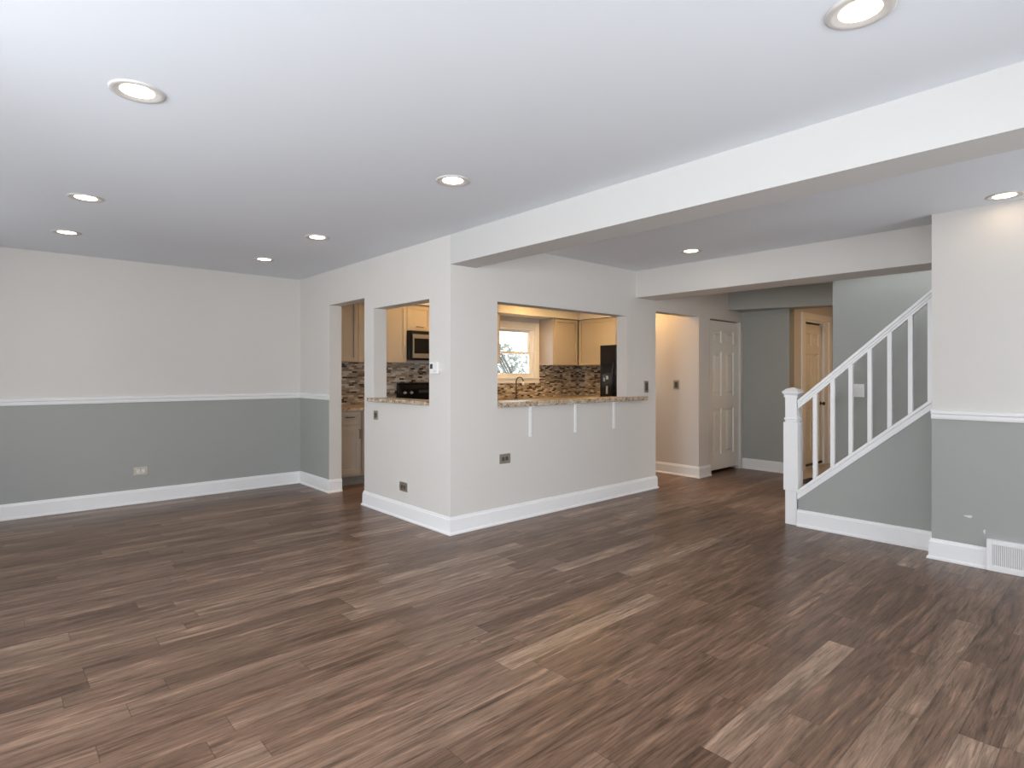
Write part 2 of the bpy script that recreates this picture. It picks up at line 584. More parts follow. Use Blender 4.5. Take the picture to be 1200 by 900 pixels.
e = 0.026
mould('baseboard_left', [('x', -1.6, XA, YL, -1, 0, 0, -1)], BB)
mould('baseboard_middle', [('y', YB, DA0, XA, -1, 0, -1, 1), ('y', DA1, YL, XA, -1, 0, -1, -1),
                           ('x', XA, XA + T, DA1, -1, 0, -1, 0), ('x', XA, XA + T, DA0, 1, 0, -1, 0)], BB)
mould('baseboard_bar', [('x', XA, DX0, YB, -1, 0, -1, 1), ('y', YB, YB + T, DX0, 1, 0, -1, 0),
                        ('x', DX1, EX0, YB, -1, 0, -1, 0)], BB)
mould('baseboard_closet', [('y', YB, 4.79, DX1, -1, 0, -1, 1)], BB)
mould('baseboard_east', [('y', 3.18, YB, 7.75, -1, 0, -1, 0), ('x', 7.75, 8.12, 3.18, -1, 0, -1, 0)], BB)
mould('baseboard_right', [('y', -1.3, 1.05, XR, -1, 0, 0, 1), ('x', XR, XS, 1.05, 1, 0, -1, 0)], BB)
mould('baseboard_stair', [('y', 1.05, 2.045, XS, -1)], BB)
mould('baseboard_back', [('x', -1.6, XR, -1.3, 1)], BB)
mould('baseboard_side', [('y', -1.3, YL, -1.6, 1)], BB)
mould('trim_6', [('x', -1.6, XA, YL, -1, RAIL - 0.005), ('y', DA1 + 0.0, YL, XA, -1, RAIL - 0.005)], CRP)
mould('trim_7', [('y', -1.3, 1.05 + 0.0, XR, -1, RAIL - 0.035)], CRP)

# doorway and pass-through corner beads are plain plaster: nothing added

# ---------------------------------------------------------------- windows
def window(name, x0, x1, z0, z1, y, out, axis='x', casing=0.09, sash=True):
    """double hung window in a hole; 'out' is +1/-1 direction to outdoors along the wall normal"""
    def B(bm, a0, a1, d0, d1, zz0, zz1):
        d = sorted((y + out * d0, y + out * d1))
        if axis == 'x':
            bx(bm, a0, a1, d[0], d[1], zz0, zz1)
        else:
            bx(bm, d[0], d[1], a0, a1, zz0, zz1)
    bm = bmesh.new()
    c = casing
    B(bm, x0 - c, x0, -0.018, 0.0, z0 - c, z1 + c)
    B(bm, x1, x1 + c, -0.018, 0.0, z0 - c, z1 + c)
    B(bm, x0, x1, -0.018, 0.0, z1, z1 + c)
    B(bm, x0, x1, -0.018, 0.0, z0 - c, z0)
    B(bm, x0 - c - .01, x1 + c + .01, -0.035, -0.018, z0 - 0.02, z0)
    # jamb liner
    B(bm, x0, x0 + 0.03, 0.0, 0.12, z0, z1)
    B(bm, x1 - 0.03, x1, 0.0, 0.12, z0, z1)
    B(bm, x0 + .03, x1 - .03, 0.0, 0.12, z1 - 0.03, z1)
    B(bm, x0 + .03, x1 - .03, 0.0, 0.12, z0, z0 + 0.03)
    root = obj(name, bm, 'trim', bevel=0.003)
    root['kind'] = 'structure'
    zm = (z0 + z1) / 2 - 0.02
    for nm, a, b, d in (('upper_sash', zm, z1 - 0.03, 0.075), ('lower_sash', z0 + 0.03, zm + 0.04, 0.04)):
        s = 0.055
        bm = bmesh.new()
        X0, X1 = x0 + 0.03, x1 - 0.03
        B(bm, X0, X0 + s, d, d + 0.03, a, b)
        B(bm, X1 - s, X1, d, d + 0.03, a, b)
        B(bm, X0 + s, X1 - s, d, d + 0.03, a, a + 0.04)
        B(bm, X0 + s, X1 - s, d, d + 0.03, b - 0.04, b)
        so = obj(nm, bm, 'trim', root, bevel=0.003)
        bm = bmesh.new()
        B(bm, X0 + s - .005, X1 - s + .005, d + 0.012, d + 0.016, a + 0.035, b - 0.035)
        obj('pane', bm, 'glass', so)
    return root


window('window_1', WX0, WX1, WZ0, WZ1, YL, 1)
window('window_2', -0.8, 1.9, 0.7, 2.2, -1.3, -1)  # unseen window, added to let daylight into the main room
window('window_3', 3.3, 4.6, 0.7, 2.2, -1.3, -1)  # unseen window, added to let daylight into the hall
window('window_4', 0.5, 2.7, 0.7, 2.2, -1.6, -1, axis='y')
window('window_5', 3.85, 5.75, 0.7, 2.2, -1.6, -1, axis='y')


# ---------------------------------------------------------------- doors
def panel_door(name, x0, x1, z0, z1, yf, th=0.035, m='door'):
    """six panel door facing -y, built as stiles/rails with raised panels"""
    bm = bmesh.new()
    W = x1 - x0
    st = 0.125 * W / 0.8
    Hh = z1 - z0
    rails = [z0, z0 + 0.20, z0 + 0.80, z0 + 0.97, z0 + 1.55, z0 + 1.67, z1 - 0.13, z1]
    bx(bm, x0, x0 + st, yf, yf + th, z0, z1)
    bx(bm, x1 - st, x1, yf, yf + th, z0, z1)
    xm = (x0 + x1) / 2
    ms = st * 0.45
    for a, b in ((rails[0], rails[1]), (rails[2], rails[3]), (rails[4], rails[5]), (rails[6], rails[7])):
        bx(bm, x0 + st, x1 - st, yf, yf + th, a, b)
    for a, b in ((rails[1], rails[2]), (rails[3], rails[4]), (rails[5], rails[6])):
        bx(bm, xm - ms, xm + ms, yf, yf + th, a, b)
        for l, r in ((x0 + st, xm - ms), (xm + ms, x1 - st)):
            bx(bm, l, r, yf + 0.014, yf + th - 0.004, a, b)
            # raised field with sloping edge
            i, j = 0.03, 0.055
            o = [(l + i, a + i), (r - i, a + i), (r - i, b - i), (l + i, b - i)]
            q = [(l + j, a + j), (r - j, a + j), (r - j, b - j), (l + j, b - j)]
            A = [bm.verts.new((p[0], yf + 0.0139, p[1])) for p in o]
            Bq = [bm.verts.new((p[0], yf + 0.003, p[1])) for p in q]
            bm.faces.new(Bq)
            for k in range(4):
                bm.faces.new((A[k], A[(k + 1) % 4], Bq[(k + 1) % 4], Bq[k]))
    o = obj(name, bm, m, bevel=0.002)
    o['kind'] = 'structure'
    return o


d1 = panel_door('door_1', EX0 + 0.01, EX1 - 0.006, 0.045, EZ - 0.014, YB + 0.035)
d2 = panel_door('door_2', EDX0 + 0.03, EDX1 - 0.19, 0.03, EDZ - 0.055, 3.205)
d2['label'] = 'white panelled front door at the end of the entry'
bm = bmesh.new()
# casing with deep frame
bx(bm, EDX0 - 0.115, EDX0, 3.162, 3.18, 0, EDZ + 0.09)
bx(bm, EDX1, EDX1 + 0.10, 3.162, 3.18, 0, EDZ + 0.09)
bx(bm, EDX0, EDX1, 3.162, 3.18, EDZ - 0.0, EDZ + 0.09)
bx(bm, EDX0, EDX0 + 0.025, 3.18, 3.30, 0, EDZ)
bx(bm, EDX1 - 0.155, EDX1, 3.175, 3.30, 0, EDZ)
bx(bm, EDX0 + 0.025, EDX1 - 0.155, 3.18, 3.30, EDZ - 0.03, EDZ)
bx(bm, EDX0 + 0.025, EDX1 - 0.155, 3.18, 3.30, 0, 0.02)
obj('door_frame', bm, 'trim', d2, bevel=0.003)
bm = bmesh.new()
lathe(bm, [(0.0, -0.06), (0.020, -0.058), (0.026, -0.04), (0.013, -0.025), (0.011, -0.006), (0.028, -0.004), (0.028, 0.0)],
      (EDX1 - 0.215, 3.205, 0.88), 20, axis='y')
obj('door_knob', bm, 'bronze', d2, smooth=True)
bm = bmesh.new()
bx(bm, 8.87, 8.95, 3.158, 3.175, 1.90, 1.985)
bx(bm, 8.845, 8.87, 3.163, 3.17, 1.93, 1.95)
bx(bm, 8.855, 8.88, 3.15, 3.16, 1.905, 1.98)
obj('door_latch', bm, 'whiteplastic', d2, bevel=0.002)  # small white latch near the top of the door
box('dark_gap_backing', (EDX0 + 0.026, EDX1 - 0.156, 3.245, 3.262, 0.02, EDZ - 0.031), 'dark', d2)  # black sheet added behind the door to block sky and darken its gaps
bm = bmesh.new()
bx(bm, EDX0 + 0.03, EDX1 - 0.19, 3.19, 3.205, 0.03, 0.06)
obj('door_sweep', bm, 'black', d2, bevel=0.002)


# ================================================================= STAIR
def stair():
    t = thing('staircase', 'straight white-trimmed staircase climbing behind the balustrade to the right wall',
              'staircase', (5.6, 1.2, 0))
    rise, run = 0.187, 0.219
    y = 2.008
    for k in range(9):
        z = rise * (k + 1)
        yy = y - run * k
        box('riser', (XS + 0.104, 6.045, yy - 0.02, yy, z - rise, z - 0.03), 'trim', t)
        box('tread', (XS + 0.104, 6.045, yy - run - 0.02, yy + 0.025, z - 0.03, z), 'tread', t, bevel=0.006)
    bm = bmesh.new()
    prism(bm, [(2.10, 0), (2.10, 0.30), (0.06, 0.30 + SL * 2.04), (0.06, 0.05 + SL * 2.04), (2.04, 0)], 0, 6.03, 6.048)
    obj('skirt_board', bm, 'trim', t)


stair()


def balustrade():
    t = thing('stair_balustrade', 'white painted balustrade with square newel post, sloping handrail and balusters',
              'railing', (5.17, 2.09, 0))
    zc = lambda y: 0.290 + (2.063 - y) * 0.853        # top of stringer cap
    zr = lambda y: 1.084 + (2.035 - y) * 0.893        # top of handrail
    # stringer cap and the trim strip under it
    bm = bmesh.new()
    prism(bm, [(2.045, zc(2.045) - 0.032), (2.045, zc(2.045)), (1.05, zc(1.05)), (1.05, zc(1.05) - 0.032)], 0, XS - 0.018, XS + 0.098)
    obj('stringer_cap', bm, 'trim', t, bevel=0.004)
    bm = bmesh.new()
    prism(bm, [(2.045, zc(2.045) - 0.082), (2.045, zc(2.045) - 0.032), (1.05, zc(1.05) - 0.032), (1.05, zc(1.05) - 0.082)], 0, XS - 0.010, XS + 0.0)
    obj('stringer_trim', bm, 'trim', t, bevel=0.002)
    # handrail with a moulded section
    bm = bmesh.new()
    a, b = 2.045, 1.05
    for (x0, x1, lo, hi) in ((5.142, 5.198, 0.0, 0.030), (5.150, 5.190, 0.030, 0.052), (5.154, 5.186, 0.052, 0.075)):
        prism(bm, [(a, zr(a) - hi), (a, zr(a) - lo), (b, zr(b) - lo), (b, zr(b) - hi)], 0, x0, x1)
    obj('handrail', bm, 'trim', t, bevel=0.004)
    for k in range(7):
        y = 1.908 - 0.1362 * k
        if y < 1.104:
            y = 1.104
        bm = bmesh.new()
        hw = 0.0155
        pts = [(y - hw, zc(y - hw)), (y + hw, zc(y + hw)), (y + hw, zr(y + hw) - 0.06), (y - hw, zr(y - hw) - 0.06)]
        prism(bm, pts, 0, 5.17 - hw, 5.17 + hw)
        obj('baluster', bm, 'trim', t, bevel=0.002)
    # newel post
    cy, cx = 2.10, 5.195
    bm = bmesh.new()
    def sq(h, z0, z1):
        bx(bm, cx - h, cx + h, cy - h, cy + h, z0, z1)
    sq(0.049, 0.0, 0.295)
    sq(0.060, 0.295, 0.885)
    sq(0.049, 0.885, 1.125)
    sq(0.056, 0.905, 0.922)
    n = obj('newel_post', bm, 'trim', t, bevel=0.004)
    bm = bmesh.new()
    sq(0.056, 1.100, 1.116)
    lv = [(0.050, 1.116), (0.066, 1.135), (0.068, 1.150), (0.056, 1.158), (0.045, 1.172), (0.0, 1.186)]
    prev = None
    for h, z in lv:
        if h == 0:
            v = bm.verts.new((cx, cy, z))
            for i in range(4):
                bm.faces.new((prev[i], prev[(i + 1) % 4], v))
            break
        ring = [bm.verts.new((cx + a_ * h, cy + b_ * h, z)) for a_, b_ in ((-1, -1), (1, -1), (1, 1), (-1, 1))]
        if prev:
            for i in range(4):
                bm.faces.new((prev[i], prev[(i + 1) % 4], ring[(i + 1) % 4], ring[i]))
        prev = ring
    obj('newel_cap', bm, 'trim', n)


balustrade()


# ================================================================= CEILING LAMPS
def downlight(loc, label, lens='lamp', group='recessed ceiling downlights'):
    t = thing('recessed_downlight', label, 'ceiling light', loc, group)
    x, y, z = loc
    bm = bmesh.new()
    prof = [(0.098, 0.0), (0.098, -0.003), (0.092, -0.007), (0.078, -0.006), (0.066, -0.001), (0.060, -0.0005)]
    seg = 40
    rings = []
    for r, dz in prof:
        rings.append([bm.verts.new((x + r * math.cos(2 * math.pi * i / seg), y + r * math.sin(2 * math.pi * i / seg), z + dz))
                      for i in range(seg)])
    for a, b in zip(rings, rings[1:]):
        for i in range(seg):
            j = (i + 1) % seg
            bm.faces.new((a[i], b[i], b[j], a[j]))
    obj('trim_ring', bm, 'ring', t, smooth=True)
    bm = bmesh.new()
    lathe(bm, [(0.0, -0.004), (0.035, -0.0035), (0.055, -0.0015), (0.0615, -0.0003)], (x, y, z), 40)
    obj('lens', bm, lens, t, smooth=True)
    return t


for x, y, lab in (
        (2.01, 0.61, 'large recessed downlight cut by the top edge near the beam'),
        (0.44, 2.72, 'recessed downlight nearest the upper left, large oval with grey ring'),
        (2.01, 2.74, 'recessed downlight on the main ceiling above the wall corner beside the bar'),
        (0.46, 4.58, 'upper of the two small downlights at the far left of the ceiling'),
        (0.46, 5.80, 'lower of the two small downlights at far left, closest to the left wall'),
        (2.01, 4.62, 'small downlight on the main ceiling in front of the narrow kitchen doorway'),
        (2.01, 5.86, 'smallest downlight on the main ceiling, nearest the far left corner'),
        (4.78, 2.84, 'small downlight on the lower hall ceiling near the header above the doorway'),
        (4.77, 0.63, 'downlight on the hall ceiling at the right edge above the right wall')):
    downlight((x, y, H), lab)
for x, y, lab in ((4.25, 5.98, 'warm kitchen downlight above the range cabinets'),
                  (6.0, 6.02, 'warm kitchen downlight in front of the kitchen window'),
                  (6.72, 5.75, 'added warm kitchen downlight between the bar and the refrigerator'),  # unseen lamp added to brighten the cabinets by the refrigerator
                  (6.15, 4.5, 'added warm kitchen downlight just inside the hall doorway'),  # unseen lamp added to lighten the doorway interior
                  (6.6, 2.5, 'unseen downlight added on the inner hall ceiling behind the header'),  # put in to brighten the far hall walls and door
                  (8.35, 2.0, 'warm downlight on the entry ceiling near the front door')):
    downlight((x, y, H), lab, 'elamp' if (x > 7 or y == 4.5) else 'hlamp' if (x > 6 and y < 3) else 'klamp', 'warm recessed downlights')


# ================================================================= WALL PLATES
def plate(name, label, cat, c, normal, w=0.075, h=0.118, kind='switch', plate_m='nickel', insert_m='plate_dark', group=None):
    """c: centre on the wall face; normal: '-x' or '-y'"""
    t = thing(name, label, cat, c, group)
    ax = normal[1]

    def B(bm, u0, u1, d0, d1, v0, v1):
        if ax == 'x':
            bx(bm, c[0] - d1, c[0] - d0, c[1] + u0, c[1] + u1, c[2] + v0, c[2] + v1)
        else:
            bx(bm, c[0] + u0, c[0] + u1, c[1] - d1, c[1] - d0, c[2] + v0, c[2] + v1)
    bm = bmesh.new()
    B(bm, -w / 2, w / 2, 0, 0.005, -h / 2, h / 2)
    obj('cover_plate', bm, plate_m, t, bevel=0.002)
    if kind == 'switch':
        bm = bmesh.new()
        B(bm, -w / 2 + 0.02, w / 2 - 0.02, 0.005, 0.008, -h / 2 + 0.022, h / 2 - 0.022)
        r = obj('rocker', bm, insert_m, t, bevel=0.001)
    elif kind == 'double':
        for s in (-1, 1):
            bm = bmesh.new()
            B(bm, s * 0.023 - 0.015, s * 0.023 + 0.015, 0.005, 0.008, -0.033, 0.033)
            obj('rocker', bm, insert_m, t, bevel=0.001)
    else:
        hz = w > h
        for s in (-1, 1):
            bm = bmesh.new()
            if hz:
                B(bm, s * 0.021 - 0.014, s * 0.021 + 0.014, 0.005, 0.008, -0.017, 0.017)
            else:
                B(bm, -0.017, 0.017, 0.005, 0.008, s * 0.021 - 0.014, s * 0.021 + 0.014)
            k = obj('socket', bm, insert_m, t, bevel=0.001)
            bm = bmesh.new()
            for q in (-0.006, 0.006):
                if hz:
                    B(bm, s * 0.021 - 0.005, s * 0.021 + 0.005, 0.008, 0.0085, q - 0.0015, q + 0.0015)
                else:
                    B(bm, q - 0.0015, q + 0.0015, 0.008, 0.0085, s * 0.021 - 0.005, s * 0.021 + 0.005)
            obj('slots', bm, 'dark', k)
    return t


plate('wall_outlet', 'pale horizontal outlet low on the slate part of the left wall', 'outlet',
      (1.135, YL, 0.325), '-y', 0.125, 0.08, 'outlet', 'nickel', 'whiteplastic', 'low wall outlets')
plate('wall_outlet', 'metal outlet low on the wall below the small pass-through', 'outlet',
      (XA, 4.52, 0.287), '-x', 0.13, 0.082, 'outlet', group='low wall outlets')
plate('wall_outlet', 'metal outlet on the bar wall below the left end of the granite counter', 'outlet',
      (3.355, YB, 0.560), '-y', 0.125, 0.085, 'outlet', group='low wall outlets')
plate('light_switch', 'metal switch plate beside the narrow doorway under the granite sill', 'light switch',
      (XA, 5.02, 0.905), '-x', 0.085, 0.088, 'switch', group='metal switch plates')
plate('light_switch', 'metal switch plate on the bar wall just right of the pass-through', 'light switch',
      (5.468, YB, 1.160), '-y', 0.082, 0.130, 'switch', group='metal switch plates')
plate('light_switch', 'metal switch plate on the beige wall seen through the hall doorway', 'light switch',
      (DX1, 4.13, 1.163), '-x', 0.085, 0.118, 'switch', group='metal switch plates')
plate('light_switch', 'white double switch plate behind the stair balusters', 'light switch',
      (6.05, 1.852, 1.146), '-x', 0.10, 0.12, 'double', 'whiteplastic', 'whiteplastic')

t = thing('thermostat', 'white thermostat with small dark display right of the small pass-through', 'thermostat', (XA, 4.01, 1.352))
box('housing', (XA - 0.028, XA, 3.955, 4.070, 1.302, 1.402), 'whiteplastic', t, bevel=0.006)
box('display', (XA - 0.030, XA - 0.0275, 4.022, 4.058, 1.345, 1.385), 'screen', t)
box('button_row', (XA - 0.031, XA - 0.0275, 3.970, 4.010, 1.320, 1.328), 'ring', t)

# vent grille in the right baseboard
t = thing('wall_vent', 'white louvered return vent low on the right wall at the frame edge', 'vent', (XR, 0.635, 0.0))
bm = bmesh.new()
vy0, vy1, vz0, vz1 = 0.525, 0.742, 0.0, 0.205
bx(bm, XR - 0.034, XR - 0.0, vy0, vy0 + 0.03, vz0, vz1)
bx(bm, XR - 0.034, XR - 0.0, vy1 - 0.03, vy1, vz0, vz1)
bx(bm, XR - 0.034, XR - 0.0, vy0 + .03, vy1 - .03, vz0, vz0 + 0.04)
bx(bm, XR - 0.034, XR - 0.0, vy0 + .03, vy1 - .03, vz1 - 0.03, vz1)
obj('frame', bm, 'trim', t, bevel=0.003)
box('backing', (XR - 0.028, XR - 0.0265, vy0 + 0.03, vy1 - 0.03, vz0 + 0.04, vz1 - 0.03), 'ring', t)
for k in range(15):
    y = vy0 + 0.035 + k * (vy1 - vy0 - 0.07) / 14
    bm = bmesh.new()
    prism(bm, [(XR - 0.0275, y - 0.003), (XR - 0.033, y - 0.001), (XR - 0.033, y + 0.001), (XR - 0.0275, y + 0.003)], 2, vz0 + 0.04, vz1 - 0.03)
    obj('louver', bm, 'trim', t)

# small plaster scuffs on the right wall
for (y, z, ry, rz, lab) in ((0.842, 0.332, 0.022, 0.008, 'small white spackle smear on the slate right wall'),
                            (0.757, 0.245, 0.005, 0.015, 'thin white scratch right of the spackle smear')):
    bm = bmesh.new()
    pts = []
    for i in range(14):
        a = 2 * math.pi * i / 14
        k = 1 + 0.25 * math.sin(3 * a + 1)
        pts.append((y + ry * k * math.cos(a), z + rz * k * math.sin(a)))
    prism(bm, pts, 0, XR - 0.0012, XR + 0.001)
    tag(obj('wall_scuff', bm, 'spackle'), lab, 'wall mark')

# floor register in the entry
t = thing('floor_register', 'small dark floor register on the entry tile behind the newel post', 'vent', (7.37, 2.78, 0.006))
rr = box('register_frame', (7.15, 7.58, 2.72, 2.87, 0.006, 0.012), 'bronze', t, bevel=0.002)
for k in range(12):
    x = 7.18 + k * 0.034
    box('slat', (x, x + 0.012, 2.735, 2.855, 0.012, 0.015), 'black', t)


# ================================================================= BAR
# one continuous slab: ledge in the room + the part lying in the opening
bm = bmesh.new()
prism(bm, [(3.268, YB - 0.055), (5.43, YB - 0.055), (5.43, YB), (WB1 - 0.002, YB), (WB1 - 0.002, YB + T + 0.06),
           (WB0 + 0.002, YB + T + 0.06), (WB0 + 0.002, YB), (3.268, YB)], 2, WBZ0 + 0.001, WBZ0 + 0.043)
tag(obj('granite_bar_top', bm, 'granite', bevel=0.006), 'speckled beige granite bar top in the large pass-through',
    'countertop')
bm = bmesh.new()
prism(bm, [(XA - 0.045, WA0 + 0.002), (XA - 0.045, 5.13), (XA, 5.13), (XA, WA1 - 0.002), (XA + T + 0.03, WA1 - 0.002),
           (XA + T + 0.03, WA0 + 0.002)], 2, WAZ0 + 0.001, WAZ0 + 0.036)
tag(obj('granite_sill', bm, 'granite', bevel=0.006), 'speckled beige granite sill of the small pass-through', 'countertop')

for x, lab in ((3.662, 'leftmost'), (4.279, 'middle'), (4.884, 'rightmost')):
    t = thing('counter_bracket', '%s of the three white brackets under the granite bar top' % lab, 'bracket',
              (x, YB, 0.728), 'white brackets under the bar top')
    box('upright', (x - 0.016, x + 0.016, YB - 0.010, YB, 0.728, 1.012), 'trim', t, bevel=0.002)
    box('arm', (x - 0.016, x + 0.016, YB - 0.050, YB - 0.010, 1.004, 1.012), 'trim', t, bevel=0.001)
    for z in (0.76, 0.96):
        bm = bmesh.new()
        lathe(bm, [(0.0, -0.013), (0.004, -0.012), (0.005, -0.010)], (x, YB, z), 12, axis='y')
        obj('screw', bm, 'ring', t, smooth=True)


# ================================================================= KITCHEN
def shaker(x0, x1, z0, z1, face, parent, axis='y', m='cab', handle=None, name='door'):
    """recessed-panel front; axis 'y': face looks to -y at y=face; axis 'x': looks to -x at x=face"""
    g = 0.002
    x0 += g; x1 -= g; z0 += g; z1 -= g
    s = min(0.055, (z1 - z0) * 0.3)
    th = 0.02

    def B(bm, u0, u1, d0, d1, v0, v1):
        if axis == 'y':
            bx(bm, u0, u1, face - d1, face - d0, v0, v1)
        else:
            bx(bm, face - d1, face - d0, u0, u1, v0, v1)
    bm = bmesh.new()
    B(bm, x0, x0 + s, 0, th, z0, z1)
    B(bm, x1 - s, x1, 0, th, z0, z1)
    B(bm, x0 + s, x1 - s, 0, th, z0, z0 + s)
    B(bm, x0 + s, x1 - s, 0, th, z1 - s, z1)
    B(bm, x0 + s, x1 - s, 0, 0.006, z0 + s, z1 - s)
    d = obj(name, bm, m, parent, bevel=0.0025)
    if handle:
        hu, hv, hz = handle
        bm = bmesh.new()

        def P(u, dd, v):
            return (u, face - dd, v) if axis == 'y' else (face - dd, u, v)
        L = 0.05
        if hz:
            pts = [P(hu - L, th, hv), P(hu - L, th + 0.025, hv), P(hu + L, th + 0.025, hv), P(hu + L, th, hv)]
        else:
            pts = [P(hu, th, hv - L), P(hu, th + 0.025, hv - L), P(hu, th + 0.025, hv + L), P(hu, th, hv + L)]
        tube(bm, pts, 0.005)
        obj('handle', bm, 'bronze', d)
    return d


UZ0, UZ1 = 1.45, 2.21
UF = 6.54        # carcass front of wall cabinets (door adds 2 cm)


def wall_cab(x0, x1, label, doors, z0=UZ0, z1=UZ1, face=UF, axis='y', back=YL, group='kitchen wall cabinets'):
    if axis == 'y':
        t = thing('wall_cabinet', label, 'cabinet', ((x0 + x1) / 2, back, z0), group)
        box('body', (x0 + .001, x1 - .001, face, back - 0.001, z0, z1), 'cab', t)
    else:
        t = thing('wall_cabinet', label, 'cabinet', (back, (x0 + x1) / 2, z0), group)
        box('body', (face, back - 0.001, x0 + .001, x1 - .001, z0, z1), 'cab', t)
    for a, b, hs in doors:
        hu = b - 0.03 if hs > 0 else a + 0.03
        if z1 - z0 < 0.5:
            shaker(a, b, z0, z1, face, t, axis, handle=((a + b) / 2, z0 + 0.05, True))
        else:
            shaker(a, b, z0, z1, face, t, axis, handle=(hu, z0 + 0.09, False) if hs else None)
    return t


wall_cab(2.93, 3.356, 'taupe wall cabinet at the left seen high through the narrow doorway', [(2.95, 3.356, 0)])
wall_cab(3.356, 4.045, 'taupe double wall cabinet left of the microwave', [(3.356, 3.70, 0), (3.70, 4.045, 0)])
wall_cab(4.045, 4.805, 'short taupe wall cabinet directly above the microwave', [(4.045, 4.425, 1), (4.425, 4.805, -1)], z0=1.875)
wall_cab(4.805, 5.645, 'taupe wall cabinet immediately left of the kitchen window', [(4.805, 5.225, 1), (5.225, 5.645, -1)])
wall_cab(6.80, 7.41, 'taupe wall cabinet right of the kitchen window', [(6.83, 7.39, 0)])
wall_cab(5.73, 6.515, 'taupe wall cabinet in the corner left of the refrigerator', [(5.73, 6.515, 0)], face=7.42, axis='x', back=7.75)
wall_cab(4.81, 5.73, 'short taupe wall cabinet above the black refrigerator', [(4.81, 5.27, 1), (5.27, 5.73, -1)], z0=1.775, face=7.42, axis='x', back=7.75)

BF = 6.25


def base_cab(x0, x1, label, cols, axis='y', face=BF, back=YL):
    g = 'kitchen base cabinets'
    if axis == 'y':
        t = thing('base_cabinet', label, 'cabinet', ((x0 + x1) / 2, back, 0), g)
        box('body', (x0 + .001, x1 - .001, face, back - 0.001, 0.11, 0.875), 'cab', t)
        box('toe_kick', (x0 + .001, x1 - .001, face + 0.07, face + 0.085, 0, 0.11), 'toe', t)
    else:
        t = thing('base_cabinet', label, 'cabinet', (back, (x0 + x1) / 2, 0), g)
        box('body', (face, back - 0.001, x0 + .001, x1 - .001, 0.11, 0.875), 'cab', t)
        box('toe_kick', (face + 0.07, face + 0.085, x0 + .001, x1 - .001, 0, 0.11), 'toe', t)
    for a, b in cols:
        shaker(a, b, 0.715, 0.865, face, t, axis, handle=((a + b) / 2, 0.80, True), name='drawer')
        shaker(a, b, 0.14, 0.70, face, t, axis, handle=(b - 0.03, 0.60, False))
    return t


base_cab(2.93, 3.255, 'taupe base cabinet with bronze pulls seen low through the narrow doorway', [(2.95, 3.245)])
base_cab(3.255, 4.055, 'taupe base cabinet left of the black range', [(3.265, 3.655), (3.655, 4.045)])
base_cab(4.83, 5.68, 'taupe base cabinet right of the black range', [(4.84, 5.255), (5.255, 5.67)])
base_cab(5.68, 6.68, 'taupe sink base cabinet under the kitchen window', [(5.69, 6.18), (6.18, 6.67)])
base_cab(6.68, 7.12, 'taupe base cabinet in the kitchen corner', [(6.70, 7.09)])
base_cab(5.76, 6.24, 'taupe base cabinet beside the black refrigerator', [(5.77, 6.21)], axis='x', face=7.14, back=7.75)

bm = bmesh.new()
prism(bm, [(2.912, 6.21), (4.06, 6.21), (4.06, YL - .001), (2.912, YL - .001)], 2, 0.876, 0.912)
tag(obj('kitchen_countertop', bm, 'granite', bevel=0.004), 'granite kitchen counter seen through the narrow doorway, left of the range', 'countertop')
bm = bmesh.new()
prism(bm, [(4.826, 6.21), (7.10, 6.21), (7.10, 5.745), (7.749, 5.745), (7.749, YL - .001), (4.826, YL - .001)], 2, 0.876, 0.912)
tag(obj('kitchen_countertop', bm, 'granite', bevel=0.004), 'L-shaped granite kitchen counter under the window, right of the range', 'countertop')

# backsplash panels
bm = bmesh.new()
ys = YL - 0.008
bx(bm, 2.912, WX0 - 0.11, ys, YL - 0.0005, 0.913, UZ0 - 0.001)
bx(bm, 4.064, 4.822, ys, YL - 0.0005, 0.6, 0.913)
bx(bm, WX0 - 0.11, WX1 + 0.11, ys, YL - 0.0005, 0.913, WZ0 - 0.092)
bx(bm, WX1 + 0.11, 7.742, ys, YL - 0.0005, 0.913, UZ0 - 0.001)
tag(obj('tile_backsplash', bm, 'mosaic'), 'mosaic tile backsplash along the kitchen window wall behind the range', 'backsplash')
bm = bmesh.new()
bx(bm, 7.742, 7.7495, 5.74, YL - 0.009, 0.913, UZ0 - 0.001)
tag(obj('tile_backsplash', bm, 'mosaic'), 'mosaic tile backsplash on the kitchen side wall left of the refrigerator', 'backsplash')


